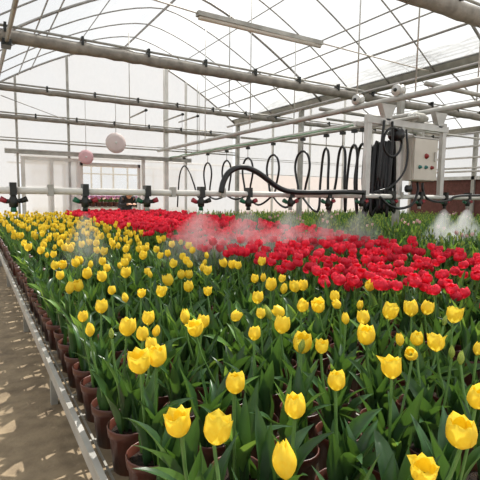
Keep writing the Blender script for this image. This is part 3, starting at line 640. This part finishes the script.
for dep, c, k, d in list_pots:
    x, y = d['x'], d['y']; fl = d['fl']
    if y < 4.45 and dep < 4.3:
        t = empty('yellow_tulip', (x, y, BZ))
        bl = []
        for fx, fy, h, ty in fl:
            me = rnd.choice(BLY['c' if ty == 't' else ty]); zc = .66-BZ
            bl.append((fx, fy, zc-h*.5, h, me, .7 if ty == 't' else .14, 'bud' if ty == 'b' else 'bloom'))
        # mid-distance extras behind the listed ones
        if not fl and y > 3.7 and rnd.random() < .45:
            a, b, w = proj((x, y, .66))
            if b < 246: bl.append((x+rnd.uniform(-.05, .05), y+rnd.uniform(-.05, .05), .40+rnd.uniform(-.03, .02), .06, rnd.choice(BLY['c']), .2, 'bloom'))
        add_parts(t, x, y, rnd.choice(FOL), bl, rnd.uniform(0, 6.28))
        row = k-first_row+1
        if len(fl) == 1: what = '%s %s' % (SIZE[fl[0][3]], 'bud' if fl[0][3] == 'b' else 'bloom')
        elif bl: what = NUM[min(5, len(bl))]+' bloom'+('s' if len(bl) > 1 else '')
        else: what = 'leaves only'
        tag(t, 'yellow tulip pot, %s, %s, %s row back' % (what, EDGE(c), ordw(row) if row <= 30 else 'last'), 'potted tulip', 'yellow tulip pots near the camera')
        seen += 1
    elif seen < 298:
        t = link('yellow_tulip', mid_me[rnd.randrange(8)], None, (x, y, BZ), (0, 0, rnd.uniform(0, 6.28)), (1, 1, rnd.uniform(.94, 1.08)*(1+.011*y)))
        if c == 0: lab = 'yellow tulip in brown pot along the metal rail, well back towards the gable'; g = 'distant yellow tulips along the rail'
        elif y > 8.2: lab = 'yellow tulip in the dense far end of the yellow bed before the sliding door'; g = 'yellow tulips before the sliding door'
        elif c >= 6: lab = 'yellow tulip beside the red tulips, in the farther half of the bed'; g = 'distant yellow tulips beside the red ones'
        else: lab = 'yellow tulip in the middle of the farther half of the yellow bed'; g = 'yellow tulips in the middle distance'
        tag(t, lab, 'potted tulip', g); seen += 1
    else:
        yellow_mass.add(mids[rnd.randrange(8)], Matrix.Translation((x, y, BZ)) @ Matrix.Rotation(rnd.uniform(0, 6.28), 4, 'Z') @ Matrix.Scale(1+.013*y if x < 4.4 else 1, 4, (0, 0, 1)))
if yellow_mass.v:
    tag(yellow_mass.build('yellow_tulip_mass'), 'remaining yellow tulips at the fringes of the yellow bed', 'tulips', kind='stuff')

# red tulips
rnd = random.Random(33)
reds = [combo(600+i, nb, 'r', ['red'], .066, .40, 7, 1.05, sp=.085) for i, nb in enumerate((2, 3, 3, 2, 3, 4, 3, 2))]
red_me = [m_.mesh('red_tulip') for m_ in reds]
red_mass = MB(); cand = []
for k in range(53):
    for c in range(16):
        x = 1.80+PITCH*c+rnd.uniform(-.02, .02); y = Y0+PITCH*k+rnd.uniform(-.02, .02)
        if x > min(4.2, 3.25+.15*y): continue
        if x < 1.72+.12*math.sin(y*1.7): continue
        if in_view(x, y, .74): cand.append((proj((x, y, .5))[2], c, k, x, y))
        elif in_view(x, y, .74, 170): red_mass.add(reds[(c*7+k) % 8], Matrix.Translation((x, y, BZ)) @ Matrix.Rotation(c+k*1.3, 4, 'Z'))
cand.sort()
frow = min(q[2] for q in cand)
n = 0
for dep, c, k, x, y in cand:
    if n < 70 and dep < 3.4:
        t = empty('red_tulip', (x, y, BZ)); bl = []
        nb = rnd.choice((2, 2, 3, 3, 4))
        if y < 1.5 and c < 2: nb = 1
        for i in range(nb):
            a = rnd.uniform(0, 6.28); r = rnd.uniform(.02, .09)
            bl.append((x+r*math.cos(a), y+r*math.sin(a), .41+rnd.uniform(-.07, .03), rnd.uniform(.056, .066), rnd.choice(BLR), .3, 'bloom'))
        add_parts(t, x, y, rnd.choice(FOLR), bl, rnd.uniform(0, 6.28))
        tag(t, 'red tulip, %s bloom%s, %s pot in from the yellow tulips, %s red row back' % (NUM[nb], 's' if nb > 1 else '', ordw(c+1), ordw(k-frow+1)), 'potted tulip', 'red tulips nearest the camera'); n += 1
    elif n < 298:
        t = link('red_tulip', red_me[rnd.randrange(8)], None, (x, y, BZ), (0, 0, rnd.uniform(0, 6.28)), (1, 1, rnd.uniform(.94, 1.08)*(1+.012*y)))
        if c < 2: lab = 'red tulip on the edge where the red bed meets the yellow tulips, farther back'; g = 'red tulips edging the yellow bed'
        elif y < 3.5: lab = 'red tulip in front of the spray boom, deep in the red bed'; g = 'red tulips before the boom'
        else: lab = 'red tulip behind the spray boom, deep in the red bed'; g = 'red tulips behind the boom'
        tag(t, lab, 'potted tulip', g); n += 1
    else:
        red_mass.add(reds[rnd.randrange(8)], Matrix.Translation((x, y, BZ)) @ Matrix.Rotation(rnd.uniform(0, 6.28), 4, 'Z') @ Matrix.Scale(1+.013*y if x < 4.4 else 1, 4, (0, 0, 1)))
for i in range(90):   # the red ones carry on beyond the opening
    x = rnd.uniform(2.0, 4.1); y = rnd.uniform(10.1, 10.6)
    red_mass.add(reds[rnd.randrange(8)], Matrix.Translation((x, y, BZ)) @ Matrix.Rotation(rnd.uniform(0, 6.28), 4, 'Z') @ Matrix.Scale(1+.013*y if x < 4.4 else 1, 4, (0, 0, 1)))
tag(red_mass.build('red_tulip_mass'), 'dense red tulips filling the far part of the red bed up to the gable opening', 'tulips', kind='stuff')

# green budding tulips behind the red ones
rnd = random.Random(44)
buds = [combo(700+i, nb, 'bbb', bm, .05, .47, 9, 1.45, 'leaf2' if i == 1 else 'leaf', .06) for i, (nb, bm) in enumerate(((2, ['bud']), (1, ['bud']), (2, ['bud', 'bud']), (2, ['bud']), (2, ['bud', 'bud']), (1, ['bud']), (2, ['bud'])))]
pale_bud = combo(790, 2, 'cc', ['pale', 'pale'], .055, .50, 9, 1.4, 'leaf', .06)
buds.append(pale_bud)
bud_me = [m_.mesh('budding_tulip') for m_ in buds]
bud_mass = MB(); cand = []
y = .7
while y < 10.5:
    x = 4.6
    while x < 11.5:
        px, py = x+rnd.uniform(-.05, .05), y+rnd.uniform(-.05, .05)
        if px > 4.74 or px > min(4.2, 3.25+.15*py)+.1:
            if in_view(px, py, .66) and not (abs(px-6.4) < .12 and min(abs(py-q) for q in (10.85, 8.05, 5.33)) < .12): cand.append((proj((px, py, .5))[2], px, py))
            elif in_view(px, py, .66, 170): bud_mass.add(buds[rnd.randrange(7)], Matrix.Translation((px, py, BZ)) @ Matrix.Rotation(px*9, 4, 'Z'))
        x += .22
    y += .22
x_extra = []
for k in range(40):
    y = 1.5+.22*k
    x = min(4.2, 3.25+.15*y)+.2
    while x < 4.5:
        if in_view(x, y, .66): cand.append((proj((x, y, .5))[2], x, y))
        x += .2
cand.sort()
n = 0
for dep, x, y in cand:
    i = 7 if rnd.random() < .03 else rnd.randrange(7)
    if n < 160:
        t = link('budding_tulip', bud_me[i], None, (x, y, BZ), (0, 0, rnd.uniform(0, 6.28)), (1, 1, rnd.uniform(.9, 1.1)))
        if i == 7: lab = 'tulip pot with pinkish white blooms standing among the green budding tulips'; g = 'pinkish white tulips'
        elif y < 3.5: lab = 'green budding tulip behind the red bed, on the camera side of the boom'; g = 'green budding tulips before the boom'
        else: lab = 'green budding tulip just behind the red bed, beyond the boom'; g = 'green budding tulips beyond the boom'
        tag(t, lab, 'potted tulip', g); n += 1
    else:
        bud_mass.add(buds[i], Matrix.Translation((x, y, BZ)) @ Matrix.Rotation(rnd.uniform(0, 6.28), 4, 'Z') @ Matrix.Scale(1+.013*y if x < 4.4 else 1, 4, (0, 0, 1)))
tag(bud_mass.build('budding_tulip_mass'), 'green budding tulips filling the far bay up to the brown cooling pad', 'tulips', kind='stuff')

# pink flowers on a table beyond the opening
t = empty('flower_table', (3.85, 14.6, 0)); tag(t, 'table of pinkish purple flowers in the house beyond the opening', 'table')
mb = MB(); mb.box((2.6, 14.3, .66), (5.0, 15.1, .7), 'galv'); part('tabletop', mb, t)
for x in (2.65, 4.95):
    for y in (14.35, 15.05):
        mb = MB(); mb.box((x-.02, y-.02, 0), (x+.02, y+.02, .66), 'galv'); part('leg', mb, t)
pk = combo(800, 5, 'rr', ['purple', 'purple', 'pale'], .07, .27, 7, .75, 'leaf', .09)
pk_me = pk.mesh('pink_potted_flower')
for i in range(13):
    for j in range(3):
        o = link('pink_potted_flower', pk_me, None, (2.7+i*.185, 14.42+.25*j, .7), (0, 0, i*1.7+j)); tag(o, 'pinkish purple potted flower on the table beyond the opening', 'potted flower', 'pink flowers on the far table')

# ------------------------------------------------------------------ the person stooping by the opening
def skin(name, pts, edges, radii, m, parent, root=0, lv=2):
    me = bpy.data.meshes.new(name); me.from_pydata(pts, edges, []); me.materials.append(M[m])
    o = bpy.data.objects.new(name, me); COL.objects.link(o)
    bpy.context.view_layer.objects.active = o
    md = o.modifiers.new('s', 'SKIN'); md.use_smooth_shade = True
    sv = me.skin_vertices[0].data
    for i, r in enumerate(radii):
        sv[i].radius = r if isinstance(r, tuple) else (r, r); sv[i].use_root = i == root
    sb = o.modifiers.new('d', 'SUBSURF'); sb.levels = lv; sb.render_levels = lv
    dg = bpy.context.evaluated_depsgraph_get(); ev = o.evaluated_get(dg)
    new = bpy.data.meshes.new_from_object(ev); new.name = name
    if not new.materials: new.materials.append(M[m])
    for p in new.polygons: p.use_smooth = True
    bpy.data.objects.remove(o)
    r = bpy.data.objects.new(name, new); COL.objects.link(r); r.parent = parent
    return r
per = empty('person', (3.78, 12.6, 0)); tag(per, 'person in a dark jacket stooping over the flowers in the gable opening', 'person')
# local coordinates, facing the camera (-Y)
J = dict(pel=(0, .12, .78), chest=(0, -.1, 1.0), neck=(0, -.2, 1.06), head=(0, -.27, 1.09), crown=(0, -.285, 1.16), ls=(-.17, -.12, 1.0), rs=(.17, -.12, 1.0), le=(-.26, -.22, .8), re=(.26, -.22, .8), lw=(-.1, -.4, .84), rw=(.1, -.4, .84), lk=(-.11, -.06, .45), rk=(.11, -.06, .45), lh=(-.1, .1, .72), rh=(.1, .1, .72), la=(-.11, .08, .09), ra=(.11, .08, .09), lt=(-.13, -.08, .035), rt=(.13, -.08, .035), lp=(-.06, -.46, .86), rp=(.06, -.46, .86))
def chain(keys, pairs): 
    ix = {k: i for i, k in enumerate(keys)}
    return [J[k] for k in keys], [(ix[a], ix[b]) for a, b in pairs]
keys = ['pel', 'chest', 'neck', 'head', 'crown', 'ls', 'rs', 'le', 're', 'lw', 'rw', 'lp', 'rp', 'lh', 'rh', 'lk', 'rk', 'la', 'ra', 'lt', 'rt']
v, e = chain(keys, [('pel', 'chest'), ('chest', 'neck'), ('neck', 'head'), ('head', 'crown'), ('chest', 'ls'), ('chest', 'rs'), ('ls', 'le'), ('rs', 're'), ('le', 'lw'), ('re', 'rw'), ('lw', 'lp'), ('rw', 'rp'), ('pel', 'lh'), ('pel', 'rh'), ('lh', 'lk'), ('rh', 'rk'), ('lk', 'la'), ('rk', 'ra'), ('la', 'lt'), ('ra', 'rt')])
# five fingers on each hand
radii = [.13, .13, .05, .085, .075, .055, .055, .042, .042, .028, .028, .03, .03, .085, .085, .06, .06, .045, .045, .035, .035]
n0 = len(v)
for hand, s in (('lp', 1), ('rp', -1)):
    h = J[hand]; hi = keys.index(hand)
    for f, (a, ln) in enumerate(((-.03, .06), (-.01, .075), (.01, .075), (.028, .06), (.045, .045))):
        base = len(v)
        v.append((h[0]+a, h[1]-.035 if f < 4 else h[1]-.01, h[2]-.005)); v.append((h[0]+a*1.2, h[1]-.035-ln*.6, h[2]-.03))
        e += [(hi, base), (base, base+1)]; radii += [.01, .008]
skin('body', v, e, radii, 'skin', per)
keys = ['pel', 'chest', 'neck', 'ls', 'rs', 'le', 're', 'lw', 'rw']
v, e = chain(keys, [('pel', 'chest'), ('chest', 'neck'), ('chest', 'ls'), ('chest', 'rs'), ('ls', 'le'), ('rs', 're'), ('le', 'lw'), ('re', 'rw')])
skin('jacket', v, e, [.16, .165, .065, .085, .085, .065, .065, .048, .048], 'jacket', per)
keys = ['pel', 'lh', 'rh', 'lk', 'rk', 'la', 'ra']
v, e = chain(keys, [('pel', 'lh'), ('pel', 'rh'), ('lh', 'lk'), ('rh', 'rk'), ('lk', 'la'), ('rk', 'ra')])
skin('trousers', v, e, [.15, .105, .105, .078, .078, .06, .06], 'trouser', per)
mb = MB(); mb.lathe([(.088, -.02), (.098, .01), (.092, .045), (.06, .08), (0, .092)], 'hair', 16, 'z', (0, -.255, 1.12)); mb.build('hair', per)
mb = MB(); mb.raw([(-.016, -.35, 1.10), (.016, -.35, 1.10), (0, -.355, 1.135), (0, -.385, 1.098)], [(0, 3, 2), (3, 1, 2), (0, 1, 3)], 'skin'); mb.build('nose', per)
for s in (-1, 1):
    mb = MB(); mb.lathe([(0, -.01), (.011, -.005), (.011, .005), (0, .01)], 'black', 8, 'y', (s*.033, -.348, 1.13)); mb.build('eye', per)
    mb = MB(); mb.lathe([(0, -.012), (.026, -.006), (.026, .006), (0, .012)], 'skin', 8, 'x', (s*.088, -.27, 1.105)); mb.build('ear', per)
mb = MB(); mb.box((-.025, -.352, 1.06), (.025, -.335, 1.068), 'redcap'); mb.build('mouth', per)

per.scale = (1, 1, .985)
# ------------------------------------------------------------------ water spray under the nozzles
def spray(x, r, zb, dens, lab):
    z1 = ZB-.15; prof = [(0, .001)] + [(.04+.96*t**.8, -t) for t in (0.0001, .06, .15, .3, .5, .7, .85, 1)] + [(0, -1.001)]
    mb = MB(); mb.lathe(prof[::-1], 'mist', 24); o = mb.build('water_spray'); o.location = (x, YB, z1); o.scale = (r, r, z1-zb)
    o['density'] = dens/r
    tag(o, lab, 'water spray', 'sprays falling from the boom', 'stuff')
for k, r, zb, dens in ((1, .3, .5, .5), (3, .6, .45, .8), (4, .65, .45, .7), (5, .5, .45, .7), (6, .45, .45, .6), (7, .55, .4, .8), (10, .4, .4, 2.2), (11, .4, .4, 2.5)):
    spray(.252+.495*k, r, zb, dens, 'fine white mist falling from the %s nozzle of the boom pipe' % ORD[k+1])

# ------------------------------------------------------------------ daylight and camera
w = bpy.data.worlds.new('World'); SC.world = w; w.use_nodes = True
bg = w.node_tree.nodes['Background']; bg.inputs['Color'].default_value = (.97, .985, 1, 1); bg.inputs['Strength'].default_value = .92
sd = bpy.data.lights.new('sun', 'SUN'); sd.energy = 8.5; sd.angle = math.radians(1.0); sd.color = (1, .95, .87)
so = bpy.data.objects.new('sun', sd); COL.objects.link(so); so.location = (8, 4, 12)
az, el = math.radians(24), math.radians(57)
sdir = Vector((math.cos(az)*math.cos(el), math.sin(az)*math.cos(el), math.sin(el)))
so.rotation_euler = sdir.to_track_quat('Z', 'Y').to_euler()
cd = bpy.data.cameras.new('camera'); cam = bpy.data.objects.new('camera', cd); COL.objects.link(cam)
cd.sensor_width = 36; cd.lens = FOC/480*36; cd.clip_start = .05; cd.clip_end = 200
mw = Matrix((RT, UP, -fw)).transposed().to_4x4(); mw.translation = Vector((0, 0, CZ)); cam.matrix_world = mw
SC.camera = cam
SC.view_settings.view_transform = 'Standard'; SC.view_settings.look = 'None'; SC.view_settings.gamma = 1
SC.view_settings.exposure = .22; SC.view_settings.use_curve_mapping = False
SC.cycles.transparent_max_bounces = 24; SC.cycles.max_bounces = 10; SC.cycles.volume_bounces = 4; SC.cycles.transmission_bounces = 6
